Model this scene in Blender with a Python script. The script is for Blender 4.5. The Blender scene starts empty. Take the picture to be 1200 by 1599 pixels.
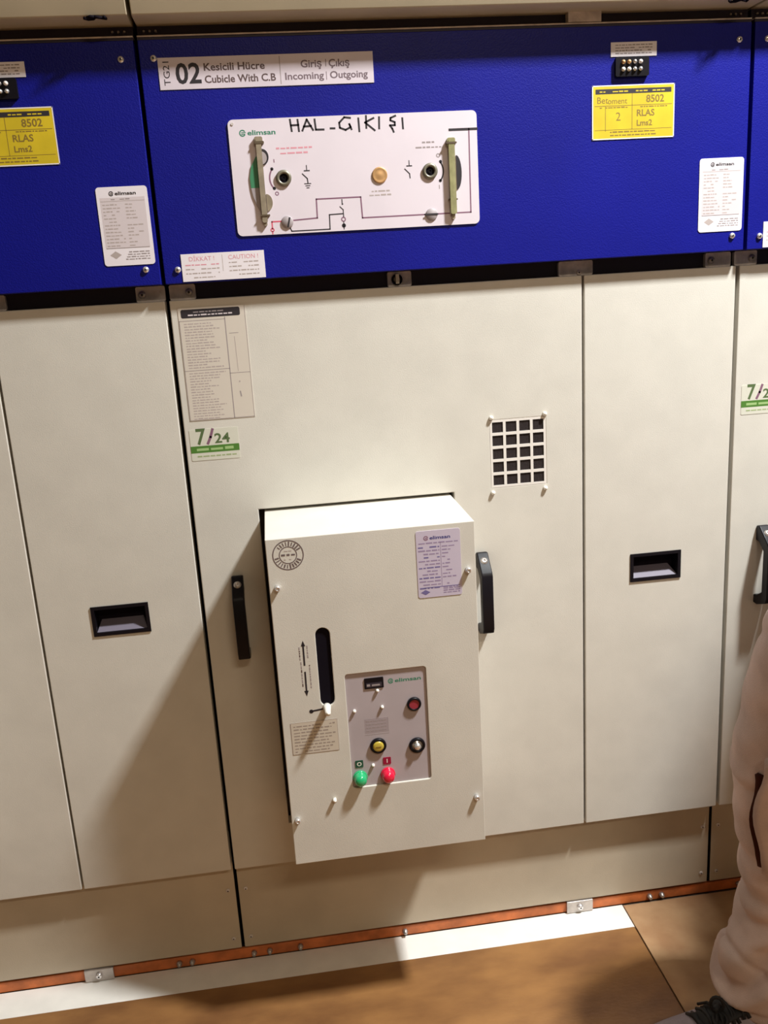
import bpy, bmesh, math, random
from mathutils import Vector, Matrix, Euler
random.seed(7)
S = bpy.context.scene
C = S.collection

# ------------------------------------------------------------------ camera
CAM_LOC = (0.1609, -1.5549, 1.3262)
F_PX = 1397.0
cam_d = bpy.data.cameras.new('camera')
cam_d.sensor_fit = 'HORIZONTAL'; cam_d.sensor_width = 36.0
cam_d.lens = F_PX / 1200.0 * 36.0
cam_d.clip_start = 0.02
cam = bpy.data.objects.new('camera', cam_d); C.objects.link(cam)
yaw, pitch, roll = -0.1146, -0.2512, 0.0611
Rm = Matrix.Rotation(yaw, 3, 'Z') @ Matrix.Rotation(pitch, 3, 'X') @ Matrix.Rotation(roll, 3, 'Y')
Rm = Rm @ Matrix(((1, 0, 0), (0, 0, -1), (0, 1, 0)))
cam.matrix_world = Matrix.Translation(CAM_LOC) @ Rm.to_4x4()
S.camera = cam

# ------------------------------------------------------------------ world, lights, exposure
S.view_settings.view_transform = 'Standard'
S.view_settings.look = 'None'
S.view_settings.gamma = 1.0
S.view_settings.use_curve_mapping = False
S.view_settings.exposure = 0.0
w = bpy.data.worlds.new('world'); S.world = w; w.use_nodes = True
w.node_tree.nodes['Background'].inputs[0].default_value = (0.9, 0.72, 0.5, 1)
w.node_tree.nodes['Background'].inputs[1].default_value = 0.0

LAMP = (1.6, -0.88, 3.17)
def area(name, loc, sx, sy, power, col):
    d = bpy.data.lights.new(name, 'AREA'); d.shape = 'RECTANGLE'; d.size = sx; d.size_y = sy
    d.energy = power; d.color = col
    o = bpy.data.objects.new(name, d); o.location = loc; C.objects.link(o)
    return o
area('ceiling_light_glow', (LAMP[0], LAMP[1], LAMP[2] - 0.004), 0.20, 0.22, 172, (0.97, 1.0, 0.99))
FILL_LAMP = (0.9, -3.2, 3.17)
area('ceiling_light_glow', (FILL_LAMP[0], FILL_LAMP[1], FILL_LAMP[2] - 0.004), 1.2, 0.3, 38, (1.0, 0.84, 0.62))  # unseen lamp added behind the camera as soft fill

# ------------------------------------------------------------------ materials
def mat(name, col, rough=0.5, metal=0.0, spec=0.5, vary=0.0, vscale=8.0, bump=0.0, bscale=400.0,
        coat=0.0, emit=None, es=0.0, alpha=None, trans=0.0, col2=None, stretch=None):
    m = bpy.data.materials.new(name); m.use_nodes = True
    nt = m.node_tree; b = nt.nodes['Principled BSDF']
    b.inputs['Base Color'].default_value = (*col, 1)
    b.inputs['Roughness'].default_value = rough
    b.inputs['Metallic'].default_value = metal
    b.inputs['Specular IOR Level'].default_value = spec
    b.inputs['Coat Weight'].default_value = coat
    b.inputs['Transmission Weight'].default_value = trans
    if emit: b.inputs['Emission Color'].default_value = (*emit, 1); b.inputs['Emission Strength'].default_value = es
    if alpha is not None: b.inputs['Alpha'].default_value = alpha
    tc = nt.nodes.new('ShaderNodeTexCoord'); mp = nt.nodes.new('ShaderNodeMapping')
    nt.links.new(tc.outputs['Object'], mp.inputs[0])
    if stretch: mp.inputs['Scale'].default_value = stretch
    if vary > 0 or col2:
        n = nt.nodes.new('ShaderNodeTexNoise'); n.inputs['Scale'].default_value = vscale; n.inputs['Detail'].default_value = 5
        nt.links.new(mp.outputs[0], n.inputs['Vector'])
        r = nt.nodes.new('ShaderNodeValToRGB')
        c2 = col2 if col2 else tuple(c * (1 - vary) for c in col)
        c1 = col if col2 else tuple(min(1, c * (1 + vary * 0.5)) for c in col)
        r.color_ramp.elements[0].position = 0.35; r.color_ramp.elements[1].position = 0.65
        r.color_ramp.elements[0].color = (*c2, 1); r.color_ramp.elements[1].color = (*c1, 1)
        nt.links.new(n.outputs['Fac'], r.inputs[0]); nt.links.new(r.outputs[0], b.inputs['Base Color'])
    if bump > 0:
        n2 = nt.nodes.new('ShaderNodeTexNoise'); n2.inputs['Scale'].default_value = bscale; n2.inputs['Detail'].default_value = 3
        nt.links.new(mp.outputs[0], n2.inputs['Vector'])
        bp_ = nt.nodes.new('ShaderNodeBump'); bp_.inputs['Strength'].default_value = bump; bp_.inputs['Distance'].default_value = 0.002
        nt.links.new(n2.outputs['Fac'], bp_.inputs['Height']); nt.links.new(bp_.outputs[0], b.inputs['Normal'])
    return m

M = {}
M['cream'] = mat('cream_powder_coat', (0.66, 0.625, 0.56), 0.45, spec=0.4, vary=0.04, vscale=14, bump=0.12, bscale=600)
M['carcass'] = mat('dark_carcass', (0.03, 0.02, 0.02), 0.7)
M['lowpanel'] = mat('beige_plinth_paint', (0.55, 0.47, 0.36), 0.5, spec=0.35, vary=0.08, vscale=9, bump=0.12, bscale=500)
M['blue'] = mat('blue_powder_coat', (0.005, 0.007, 0.215), 0.42, spec=0.22, vary=0.10, vscale=5, bump=0.25, bscale=450)
M['white'] = mat('white_label', (0.82, 0.76, 0.80), 0.45)
M['white2'] = mat('white_painted_plate', (0.74, 0.66, 0.72), 0.4, vary=0.03, vscale=12)
M['lav'] = mat('lavender_label', (0.56, 0.49, 0.60), 0.45)
M['yellow'] = mat('yellow_label', (0.64, 0.47, 0.015), 0.5, vary=0.10, vscale=25)
M['black'] = mat('black_plastic', (0.006, 0.005, 0.008), 0.38, spec=0.22)
M['blackm'] = mat('matt_black', (0.006, 0.004, 0.008), 0.8, spec=0.1)
M['ink'] = mat('black_ink', (0.02, 0.015, 0.02), 0.6)
M['ink_grey'] = mat('grey_ink', (0.32, 0.27, 0.27), 0.6)
M['ink_faint'] = mat('faint_grey_ink', (0.44, 0.37, 0.35), 0.6)
M['ink_maroon'] = mat('maroon_ink', (0.22, 0.10, 0.16), 0.6)
M['ink_red'] = mat('red_ink', (0.65, 0.10, 0.16), 0.6)
M['ink_pink'] = mat('pink_ink', (0.70, 0.30, 0.36), 0.6)
M['ink_green'] = mat('green_ink', (0.03, 0.20, 0.12), 0.6)
M['ink_dgreen'] = mat('dark_green_ink', (0.09, 0.14, 0.05), 0.6)
M['ink_blue'] = mat('dark_blue_ink', (0.04, 0.04, 0.20), 0.6)
M['ink_brown'] = mat('brown_marker', (0.22, 0.14, 0.02), 0.6)
M['green_band'] = mat('green_band', (0.075, 0.20, 0.03), 0.5)
M['grey_plate'] = mat('grey_control_plate', (0.44, 0.38, 0.40), 0.4, spec=0.4, vary=0.04, vscale=20)
M['steel'] = mat('zinc_steel', (0.55, 0.50, 0.47), 0.38, metal=0.8, vary=0.15, vscale=60)
M['steel_dull'] = mat('dull_galvanised_steel', (0.74, 0.66, 0.62), 0.5, metal=0.0, vary=0.25, vscale=50)
M['chrome'] = mat('bright_bolt', (0.85, 0.83, 0.84), 0.25, metal=0.75)
M['whitebolt'] = mat('white_nylon_screw', (0.85, 0.80, 0.72), 0.4)
M['brass'] = mat('brass_cap', (0.62, 0.36, 0.16), 0.42, metal=0.45, vary=0.15, vscale=80)
M['plast'] = mat('yellowed_clear_plastic', (0.36, 0.34, 0.17), 0.25, spec=0.5, vary=0.2, vscale=70, alpha=0.85)
M['plast2'] = mat('tan_clear_plastic', (0.34, 0.28, 0.20), 0.25, spec=0.5, vary=0.2, vscale=60, alpha=0.88)
M['disc_green'] = mat('green_indicator', (0.05, 0.22, 0.11), 0.4)
M['disc_grey'] = mat('grey_indicator', (0.36, 0.31, 0.32), 0.5)
M['lens_green'] = mat('green_lens', (0.02, 0.42, 0.16), 0.15, coat=1.0)
M['lens_red'] = mat('red_lens', (0.72, 0.01, 0.05), 0.15, coat=1.0)
M['lens_darkred'] = mat('dark_red_lens', (0.32, 0.03, 0.05), 0.3)
M['lens_yellow'] = mat('amber_lens', (0.55, 0.42, 0.06), 0.25, coat=0.5)
M['orange'] = mat('orange_red_oxide_paint', (0.62, 0.17, 0.045), 0.5, vary=0.35, vscale=22, bump=0.3, bscale=150)
M['strip'] = mat('white_floor_sheet', (0.80, 0.77, 0.72), 0.5, vary=0.05, vscale=20)
M['board'] = mat('brown_plywood', (0.30, 0.145, 0.05), 0.38, spec=0.4, col2=(0.17, 0.075, 0.028), vscale=5, bump=0.15, bscale=90, stretch=(1, 2.2, 1))
M['board2'] = mat('pale_plywood', (0.45, 0.28, 0.15), 0.5, spec=0.3, col2=(0.33, 0.18, 0.09), vscale=11, bump=0.15, bscale=90)
M['floor'] = mat('concrete_floor', (0.14, 0.10, 0.07), 0.8, vary=0.2, vscale=3)
M['wall'] = mat('wall_paint', (0.20, 0.16, 0.10), 0.85, vary=0.05, vscale=2)
M['ceil'] = mat('ceiling_paint', (0.28, 0.23, 0.16), 0.9, vary=0.03, vscale=2)
M['compart'] = mat('beige_instrument_box', (0.50, 0.43, 0.31), 0.5, spec=0.3, vary=0.06, vscale=10)
M['purple'] = mat('dark_channel', (0.018, 0.010, 0.028), 0.6)
M['lamp_glass'] = mat('lamp_diffuser', (0.9, 0.9, 0.9), 0.6, emit=(1, 0.95, 0.88), es=2.0)
M['lamp_body'] = mat('lamp_housing', (0.8, 0.8, 0.8), 0.5)
M['trouser'] = mat('mauve_beige_cotton', (0.64, 0.50, 0.46), 0.9, spec=0.15, vary=0.18, vscale=12, bump=0.5, bscale=700)
M['trouser_dark'] = mat('dark_pocket_lining_shade', (0.07, 0.025, 0.02), 0.9, spec=0.1)
M['shirt'] = mat('grey_work_shirt', (0.16, 0.18, 0.22), 0.9, spec=0.1, bump=0.3)
M['skin'] = mat('skin', (0.50, 0.28, 0.19), 0.5, vary=0.06)
M['hair'] = mat('dark_hair', (0.02, 0.014, 0.01), 0.6, bump=0.8, bscale=200)
M['shoe'] = mat('grey_lavender_suede', (0.30, 0.255, 0.30), 0.7, vary=0.12, vscale=30, bump=0.3)
M['sole'] = mat('tan_rubber_sole', (0.22, 0.12, 0.07), 0.7)
M['lace'] = mat('black_lace', (0.006, 0.006, 0.008), 0.7)

# ------------------------------------------------------------------ mesh building
_tcache = {}
def text_mesh(s, bold=False):
    k = (s, bold)
    if k in _tcache: return _tcache[k]
    cu = bpy.data.curves.new('t', 'FONT'); cu.body = s; cu.size = 1.0; cu.resolution_u = 3
    if bold: cu.offset = 0.022
    o = bpy.data.objects.new('t', cu); C.objects.link(o)
    dg = bpy.context.evaluated_depsgraph_get(); dg.update()
    me = bpy.data.meshes.new_from_object(o.evaluated_get(dg))
    vs = [v.co.copy() for v in me.vertices]; fs = [tuple(p.vertices) for p in me.polygons]
    bpy.data.objects.remove(o); bpy.data.curves.remove(cu); bpy.data.meshes.remove(me)
    _tcache[k] = (vs, fs)
    return vs, fs

class MB:
    def __init__(s): s.v = []; s.f = []; s.m = []; s.mats = []; s.sm = []
    def mi(s, m):
        if m not in s.mats: s.mats.append(m)
        return s.mats.index(m)
    def add(s, vs, fs, m, smooth=False):
        o = len(s.v); s.v += [tuple(v) for v in vs]
        k = s.mi(m)
        for f in fs: s.f.append(tuple(i + o for i in f)); s.m.append(k); s.sm.append(smooth)
    def box(s, x0, x1, y0, y1, z0, z1, m):
        vs = [(x, y, z) for x in (x0, x1) for y in (y0, y1) for z in (z0, z1)]
        s.add(vs, [(0, 1, 3, 2), (4, 6, 7, 5), (0, 4, 5, 1), (2, 3, 7, 6), (0, 2, 6, 4), (1, 5, 7, 3)], m)
    def prism(s, pts, y0, y1, m):           # polygon in XZ, extruded along Y
        n = len(pts)
        vs = [(x, y0, z) for x, z in pts] + [(x, y1, z) for x, z in pts]
        fs = [tuple(range(n)), tuple(range(2 * n - 1, n - 1, -1))] + [(i, (i + 1) % n, n + (i + 1) % n, n + i) for i in range(n)]
        s.add(vs, fs, m)
    def xprism(s, pts, x0, x1, m):          # polygon in YZ, extruded along X
        n = len(pts)
        vs = [(x0, y, z) for y, z in pts] + [(x1, y, z) for y, z in pts]
        fs = [tuple(range(n)), tuple(range(2 * n - 1, n - 1, -1))] + [(i, (i + 1) % n, n + (i + 1) % n, n + i) for i in range(n)]
        s.add(vs, fs, m)
    def rrect(s, x0, x1, z0, z1, r, y0, y1, m, n=5):
        s.prism(rr(x0, x1, z0, z1, r, n), y0, y1, m)
    def lathe(s, cx, cz, prof, m, n=24):    # profile of (radius, y), axis along Y
        vs = []; fs = []; L = len(prof)
        for i in range(n):
            a = 2 * math.pi * i / n
            for r, y in prof: vs.append((cx + r * math.cos(a), y, cz + r * math.sin(a)))
        for i in range(n):
            j = (i + 1) % n
            for k in range(L - 1): fs.append((i * L + k, j * L + k, j * L + k + 1, i * L + k + 1))
        if prof[0][0] > 1e-6: fs.append(tuple(i * L for i in range(n)))
        if prof[-1][0] > 1e-6: fs.append(tuple(i * L + L - 1 for i in reversed(range(n))))
        s.add(vs, fs, m, True)
    def disc(s, cx, cz, r, y0, y1, m, n=24):
        s.prism([(cx + r * math.cos(2 * math.pi * i / n), cz + r * math.sin(2 * math.pi * i / n)) for i in range(n)], y0, y1, m)
    def ring(s, cx, cz, r0, r1, y0, y1, m, n=28, a0=0, a1=2 * math.pi):
        full = abs(a1 - a0 - 2 * math.pi) < 1e-4
        for i in range(n):
            b0 = a0 + (a1 - a0) * i / n; b1 = a0 + (a1 - a0) * (i + 1) / n
            s.prism([(cx + r * math.cos(b), cz + r * math.sin(b)) for r, b in ((r0, b0), (r1, b0), (r1, b1), (r0, b1))], y0, y1, m)
    def stroke(s, pts, w_, y0, y1, m, cap=True):
        for (ax, az), (bx, bz) in zip(pts[:-1], pts[1:]):
            d = Vector((bx - ax, bz - az)); l = d.length
            if l < 1e-7: continue
            d /= l; nx, nz = -d.y * w_ / 2, d.x * w_ / 2
            e = w_ * 0.4 if cap else 0
            ax_, az_, bx_, bz_ = ax - d.x * e, az - d.y * e, bx + d.x * e, bz + d.y * e
            s.prism([(ax_ + nx, az_ + nz), (bx_ + nx, bz_ + nz), (bx_ - nx, bz_ - nz), (ax_ - nx, az_ - nz)], y0, y1, m)
    def text(s, t, x, z, h, y, m, width=None, bold=False, rot=0.0, align='L'):
        vs, fs = text_mesh(t, bold)
        x0 = min(v.x for v in vs); x1 = max(v.x for v in vs)
        sc = h / 0.70                       # h is the cap height
        sx = sc if width is None else width / (x1 - x0)
        off = 0 if align == 'L' else -(x1 - x0) * sx / (2 if align == 'C' else 1)
        ca, sa = math.cos(rot), math.sin(rot); out = []
        for v in vs:
            a = (v.x - x0) * sx + off; b = v.y * sc
            out.append((x + a * ca - b * sa, y, z + a * sa + b * ca))
        s.add(out, fs, m)
    def fine(s, x0, x1, z, h, y, m, seed=0, dens=0.8):   # one line of print too small to read
        r = random.Random(seed * 31 + int(z * 1e4)); x = x0
        while x < x1 - h * 0.6:
            l = r.uniform(1.2, 4.5) * h; l = min(l, x1 - x)
            if r.random() < dens: s.box(x, x + l, y, y + 0.0001, z, z + h * r.uniform(0.7, 1.0), m)
            x += l + h * 0.7
    def tube(s, pts, rad, m, n=10, closed=False):
        P = [Vector(p) for p in pts]; L = len(P); rads = rad if isinstance(rad, (list, tuple)) else [rad] * L
        vs = []; fs = []; up = Vector((0, 0, 1)); prev = None
        for i, p in enumerate(P):
            t = (P[(i + 1) % L] - P[i - 1]) if closed else (P[min(i + 1, L - 1)] - P[max(i - 1, 0)])
            t.normalize()
            a = prev - t * prev.dot(t) if prev is not None else (t.cross(up) if abs(t.z) < 0.9 else t.cross(Vector((1, 0, 0))))
            a.normalize(); prev = a; b = t.cross(a)
            for k in range(n):
                th = 2 * math.pi * k / n
                vs.append(p + (a * math.cos(th) + b * math.sin(th)) * rads[i])
        for i in range(L if closed else L - 1):
            j = (i + 1) % L
            for k in range(n):
                q = (k + 1) % n
                fs.append((i * n + k, j * n + k, j * n + q, i * n + q))
        if not closed: fs += [tuple(range(n)), tuple(range((L - 1) * n + n - 1, (L - 1) * n - 1, -1))]
        s.add(vs, fs, m, True)
    def loft(s, rings, m):                  # rings: lists of points, capped
        n = len(rings[0]); vs = [p for r in rings for p in r]; fs = []
        for i in range(len(rings) - 1):
            for k in range(n):
                q = (k + 1) % n; fs.append((i * n + k, i * n + q, (i + 1) * n + q, (i + 1) * n + k))
        fs += [tuple(reversed(range(n))), tuple((len(rings) - 1) * n + k for k in range(n))]
        s.add(vs, fs, m, True)
    def build(s, name, parent=None, bevel=0.0, seg=2, label=None):
        me = bpy.data.meshes.new(name); me.from_pydata(s.v, [], s.f)
        for m in s.mats: me.materials.append(M[m])
        for i, p in enumerate(me.polygons): p.material_index = s.m[i]; p.use_smooth = s.sm[i]
        bm = bmesh.new(); bm.from_mesh(me); bmesh.ops.recalc_face_normals(bm, faces=bm.faces); bm.to_mesh(me); bm.free()
        o = bpy.data.objects.new(name, me); C.objects.link(o)
        if parent: o.parent = parent
        if bevel > 0:
            b = o.modifiers.new('bevel', 'BEVEL'); b.width = bevel; b.segments = seg; b.limit_method = 'ANGLE'; b.angle_limit = math.radians(40)
            b.harden_normals = True
            for p in me.polygons: p.use_smooth = True
        if label: o['label'] = label
        return o

def rr(x0, x1, z0, z1, r, n=5):
    pts = []
    for cx, cz, a in ((x1 - r, z1 - r, 0), (x0 + r, z1 - r, 90), (x0 + r, z0 + r, 180), (x1 - r, z0 + r, 270)):
        for i in range(n + 1):
            t = math.radians(a + 90 * i / n); pts.append((cx + r * math.cos(t), cz + r * math.sin(t)))
    return pts

def holed_panel(mb, x0, x1, z0, z1, y0, y1, holes, m):
    """one sheet with rectangular holes cut right through it"""
    xs = sorted({x0, x1, *[h[0] for h in holes], *[h[1] for h in holes]})
    zs = sorted({z0, z1, *[h[2] for h in holes], *[h[3] for h in holes]})
    def solid(i, j):
        if i < 0 or j < 0 or i >= len(xs) - 1 or j >= len(zs) - 1: return False
        cx = (xs[i] + xs[i + 1]) / 2; cz = (zs[j] + zs[j + 1]) / 2
        return not any(h[0] < cx < h[1] and h[2] < cz < h[3] for h in holes)
    vid = {}; vs = []; fs = []
    def V(i, j, k):
        if (i, j, k) not in vid: vid[(i, j, k)] = len(vs); vs.append((xs[i], (y0, y1)[k], zs[j]))
        return vid[(i, j, k)]
    for i in range(len(xs) - 1):
        for j in range(len(zs) - 1):
            if not solid(i, j): continue
            fs.append((V(i, j, 0), V(i + 1, j, 0), V(i + 1, j + 1, 0), V(i, j + 1, 0)))
            fs.append((V(i, j, 1), V(i, j + 1, 1), V(i + 1, j + 1, 1), V(i + 1, j, 1)))
            if not solid(i - 1, j): fs.append((V(i, j, 0), V(i, j + 1, 0), V(i, j + 1, 1), V(i, j, 1)))
            if not solid(i + 1, j): fs.append((V(i + 1, j, 0), V(i + 1, j, 1), V(i + 1, j + 1, 1), V(i + 1, j + 1, 0)))
            if not solid(i, j - 1): fs.append((V(i, j, 0), V(i, j, 1), V(i + 1, j, 1), V(i + 1, j, 0)))
            if not solid(i, j + 1): fs.append((V(i, j + 1, 0), V(i + 1, j + 1, 0), V(i + 1, j + 1, 1), V(i, j + 1, 1)))
    mb.add(vs, fs, m)

def thing(name, label, cat, loc=(0, 0, 0), group=None):
    o = bpy.data.objects.new(name, None); C.objects.link(o); o.location = loc; o.empty_display_size = 0.1
    o['label'] = label; o['category'] = cat
    if group: o['group'] = group
    return o
def tag(o, label, cat, group=None):
    o['label'] = label; o['category'] = cat
    if group: o['group'] = group
    return o
def struct(o): o['kind'] = 'structure'; return o
def copy_tree(o, parent=None):
    c = o.copy(); C.objects.link(c)
    if parent: c.parent = parent
    for ch in [x for x in list(C.objects) if x.parent == o]: copy_tree(ch, c)
    return c

def bolt(mb, x, z, y, r=0.0052, h=0.004, m='chrome', slot=True):
    mb.lathe(x, z, [(r, y), (r * 0.98, y - h * 0.5), (r * 0.7, y - h * 0.92), (0, y - h)], m, 14)
    if slot: mb.disc(x, z, r * 0.34, y - h - 0.0002, y - h * 0.7, 'ink', 6)

def maker_logo(mb, x, z, h, y, width, ring='ink_green', txt='ink_green'):
    """open ring with two strokes and the lower-case maker's word beside it"""
    rr_ = h * 0.72; cx = x + rr_; cz = z + h * 0.45
    mb.ring(cx, cz, rr_ * 0.66, rr_, y, y + 0.0001, ring, 16, math.radians(30), math.radians(330))
    mb.stroke([(cx - rr_ * 0.3, cz + rr_ * 0.15), (cx + rr_ * 0.9, cz + rr_ * 0.15)], rr_ * 0.24, y, y + 0.0001, ring)
    mb.stroke([(cx - rr_ * 0.3, cz - rr_ * 0.3), (cx + rr_ * 0.7, cz - rr_ * 0.3)], rr_ * 0.24, y, y + 0.0001, ring)
    mb.text('elimsan', x + rr_ * 2.5, z, h, y, txt, width=width - rr_ * 2.5, bold=True)

# ------------------------------------------------------------------ room
RX0, RX1, RY0, RY1, RH = -2.6, 4.2, -4.2, 0.95, 3.2
b = MB(); b.box(RX0 - .1, RX1 + .1, RY0 - .1, RY1 + .1, -0.12, -0.004, 'floor'); struct(b.build('floor'))
b = MB(); b.box(RX0 - .1, RX1 + .1, RY0 - .1, RY1 + .1, RH, RH + 0.1, 'ceil'); struct(b.build('ceiling'))
b = MB(); b.box(RX0 - .1, RX1 + .1, RY1, RY1 + .1, -0.004, RH, 'wall'); struct(b.build('wall_back'))
b = MB(); b.box(RX0 - .1, RX1 + .1, RY0 - .1, RY0, -0.004, RH, 'wall'); struct(b.build('wall_front'))
b = MB(); b.box(RX0 - .1, RX0, RY0, RY1, -0.004, RH, 'wall'); struct(b.build('wall_left'))
b = MB(); b.box(RX1, RX1 + .1, RY0, RY1, -0.004, RH, 'wall'); struct(b.build('wall_right'))

# floor coverings
b = MB(); b.box(-1.6, 0.806, -0.0400, 0.029, -0.004, 0.0, 'strip')
tag(b.build('floor_sheet'), 'narrow white sheet on the floor along the foot of the cabinets', 'floor covering')
b = MB(); b.box(-1.6, 0.8045, -3.6, -0.0415, -0.004, 0.0025, 'board')
tag(b.build('plywood_board', bevel=0.001), 'brown plywood board in front of the white strip on the floor', 'board')
b = MB(); b.box(0.8075, 2.8, -3.6, 0.024, -0.004, 0.0022, 'board2')
tag(b.build('plywood_board', bevel=0.001), 'paler plywood board beneath the shoe, reaching to the orange rail', 'board')

# orange base rail with its clamps and bolts
rail = thing('base_rail', 'orange painted steel rail under the cabinets, at floor level', 'rail', (0, 0.03, 0))
def rel(o, root): o.parent = root; o.matrix_parent_inverse = Matrix.Translation(-Vector(root.location)); return o
b = MB(); b.box(-1.6, 2.6, 0.031, 0.09, 0.0, 0.0235, 'orange'); b.box(-1.6, 2.6, 0.036, 0.09, 0.0235, 0.0292, 'blackm')
rel(b.build('channel', bevel=0.0015), rail)
for x in (-0.289, 0.711):
    b = MB(); b.box(x - 0.0285, x + 0.0285, 0.024, 0.031, 0.0015, 0.0285, 'steel'); bolt(b, x, 0.015, 0.024, 0.007, 0.006)
    rel(b.build('clamp', bevel=0.001), rail)
for x in (-0.131, -0.105, 0.02, 0.052, 0.115, 0.334, 0.868, 0.895, 1.07):
    b = MB(); b.lathe(x, 0.012, [(0.006, 0.031), (0.006, 0.026), (0.004, 0.024), (0.004, 0.021), (0, 0.0205)], 'steel', 6)
    rel(b.build('bolt'), rail)

# ------------------------------------------------------------------ cubicle (prototype at x = 0 .. 1)
Q = -0.0215          # front of the blue panel
def make_cubicle():
    t = thing('switchgear_cubicle', '', 'switchgear cabinet')
    # carcass: the dark inner body seen through the gaps
    b = MB(); b.box(0.0035, 0.9965, 0.0300, 0.80, 0.0293, 2.05, 'carcass')
    b.box(0.0035, 0.9965, 0.0285, 0.0300, 1.300, 1.3431, 'purple')
    b.build('carcass', t)
    # plinth panel
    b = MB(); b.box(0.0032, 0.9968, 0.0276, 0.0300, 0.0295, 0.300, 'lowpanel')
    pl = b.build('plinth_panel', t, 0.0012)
    for x, z in ((0.0175, 0.1665), (0.0175, 0.0535), (0.9825, 0.1665), (0.9825, 0.0535)):
        b = MB(); bolt(b, x, z, 0.0276, 0.0042, 0.0025, 'steel_dull'); b.build('screw', pl)
    # wide door with the cut-out and the ventilation holes
    holes = [(0.1165, 0.4700, 0.319, 0.9495)]
    vx0, vx1, vz0, vz1 = 0.5440, 0.6390, 0.9555, 1.0712
    cw = (vx1 - vx0 - 3 * 0.0050) / 4; ch = (vz1 - vz0 - 4 * 0.0052) / 5
    holes.append((vx0 - .004, vx1 + .004, vz0 - .004, vz1 + .004)); vh = []
    for i in range(4):
        for j in range(5):
            x = vx0 + i * (cw + 0.0050); z = vz0 + j * (ch + 0.0052)
            vh.append((x, x + cw, z, z + ch))
    b = MB(); holed_panel(b, 0.0035, 0.7120, 0.2315, 1.3171, 0.0, 0.0270, holes, 'cream')
    door = b.build('wide_door', t, 0.0018, 2)
    b = MB(); holed_panel(b, vx0 - .0041, vx1 + .0041, vz0 - .0041, vz1 + .0041, 0.0, 0.0014, vh, 'grille')
    b.build('ventilation_grille', door)
    b = MB(); b.box(vx0 - 0.0035, vx1 + 0.0035, 0.0026, 0.0040, vz0 - 0.0035, vz1 + 0.0035, 'blackm')
    n = 46
    for i in range(n):
        x = vx0 + (vx1 - vx0) * i / n; b.box(x, x + 0.0006, 0.0020, 0.0026, vz0, vz1, 'mesh_wire')
    for i in range(n):
        z = vz0 + (vz1 - vz0) * i / n; b.box(vx0, vx1, 0.0017, 0.0020, z, z + 0.0006, 'mesh_wire')
    b.build('ventilation_mesh', door)
    for x, z in ((0.5425, 1.0800), (0.6412, 1.0800), (0.5420, 0.9425), (0.6405, 0.9430)):
        b = MB(); b.lathe(x, z, [(0.0042, 0), (0.0042, -0.003), (0.003, -0.0055), (0, -0.006)], 'whitebolt', 14); b.build('screw', door)
    for hx in (0.0675, 0.5160):
        make_pull(hx, t)
    # narrow door
    b = MB(); holed_panel(b, 0.7160, 0.9965, 0.2315, 1.3171, 0.0, 0.0270, [(0.8085, 0.9015, 0.7470, 0.7945)], 'cream')
    nd = b.build('narrow_door', t, 0.0018, 2)
    b = MB(); x0, x1, z0, z1 = 0.8050, 0.9055, 0.7430, 0.7985
    holed_panel(b, x0, x1, z0, z1, -0.0022, 0.0, [(x0 + .0060, x1 - .0060, z0 + .0065, z1 - .0060)], 'black')
    holed_panel(b, x0 + .0035, x1 - .0035, z0 + .0040, z1 - .0040, 0.0, 0.0265, [(x0 + .0060, x1 - .0060, z0 + .0065, z1 - .0060)], 'black')
    b.box(x0 + .0035, x1 - .0035, 0.0255, 0.0268, z0 + .004, z1 - .004, 'blackm')
    b.add([(x0 + .006, 0.001, z0 + .0068), (x1 - .006, 0.001, z0 + .0068), (x1 - .015, 0.0252, z0 + .0225), (x0 + .012, 0.0252, z0 + .0225),
           (x0 + .006, 0.0252, z0 + .0068), (x1 - .006, 0.0252, z0 + .0068)], [(0, 1, 2, 3), (3, 2, 5, 4), (0, 3, 4), (1, 5, 2)], 'grip_lit')
    b.build('recessed_handle', nd)
    # dark strip: clamps between blue panel and doors
    for x0, x1 in ((0.0035, 0.0465), (0.373, 0.4145), (0.677, 0.739), (0.9485, 0.9965)):
        b = MB(); b.rrect(x0, x1, 1.3172, 1.3420, 0.003, 0.0205, 0.0285, 'steel_dull')
        if x1 < 0.1: bolt(b, 0.036, 1.329, 0.0205, 0.0065, 0.005, 'steel')
        elif x0 > 0.9: bolt(b, 0.959, 1.329, 0.0205, 0.0065, 0.005, 'steel')
        elif x0 < 0.5:
            b.ring(0.389, 1.329, 0.006, 0.0095, 0.017, 0.0205, 'blackm', 14); b.box(0.386, 0.392, 0.012, 0.0205, 1.322, 1.338, 'steel')
        else: bolt(b, 0.7135, 1.322, 0.0205, 0.0045, 0.003, 'steel_dull')
        b.build('clamp', t)
    # blue panel
    b = MB(); b.box(0.0030, 0.9970, Q, 0.0285, 1.3431, 1.7052, 'blue')
    bl = b.build('blue_panel', t, 0.0015)
    for x, z in ((0.0245, 1.6785), (0.0255, 1.3650), (0.9755, 1.6785), (0.9750, 1.3680)):
        b = MB(); bolt(b, x, z, Q); b.build('bolt', bl)
    # top: steel edge, dark channel, instrument compartment overhanging the front
    b = MB(); b.box(0.0030, 0.9970, -0.019, 0.03, 1.7052, 1.7095, 'purple'); b.box(0.0030, 0.9970, -0.0205, 0.0, 1.7095, 1.7115, 'steel_dull')
    b.box(0.0030, 0.9970, -0.006, 0.03, 1.7115, 1.7275, 'purple'); b.build('channel', t)
    b = MB(); b.xprism([(-0.018, 1.7275), (0.030, 1.7275), (0.030, 2.10), (-0.112, 2.10), (-0.112, 1.860), (-0.063, 1.7290), (-0.059, 1.7275)], 0.0030, 0.9970, 'compart')
    ic = b.build('instrument_compartment', t, 0.0015)
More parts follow.
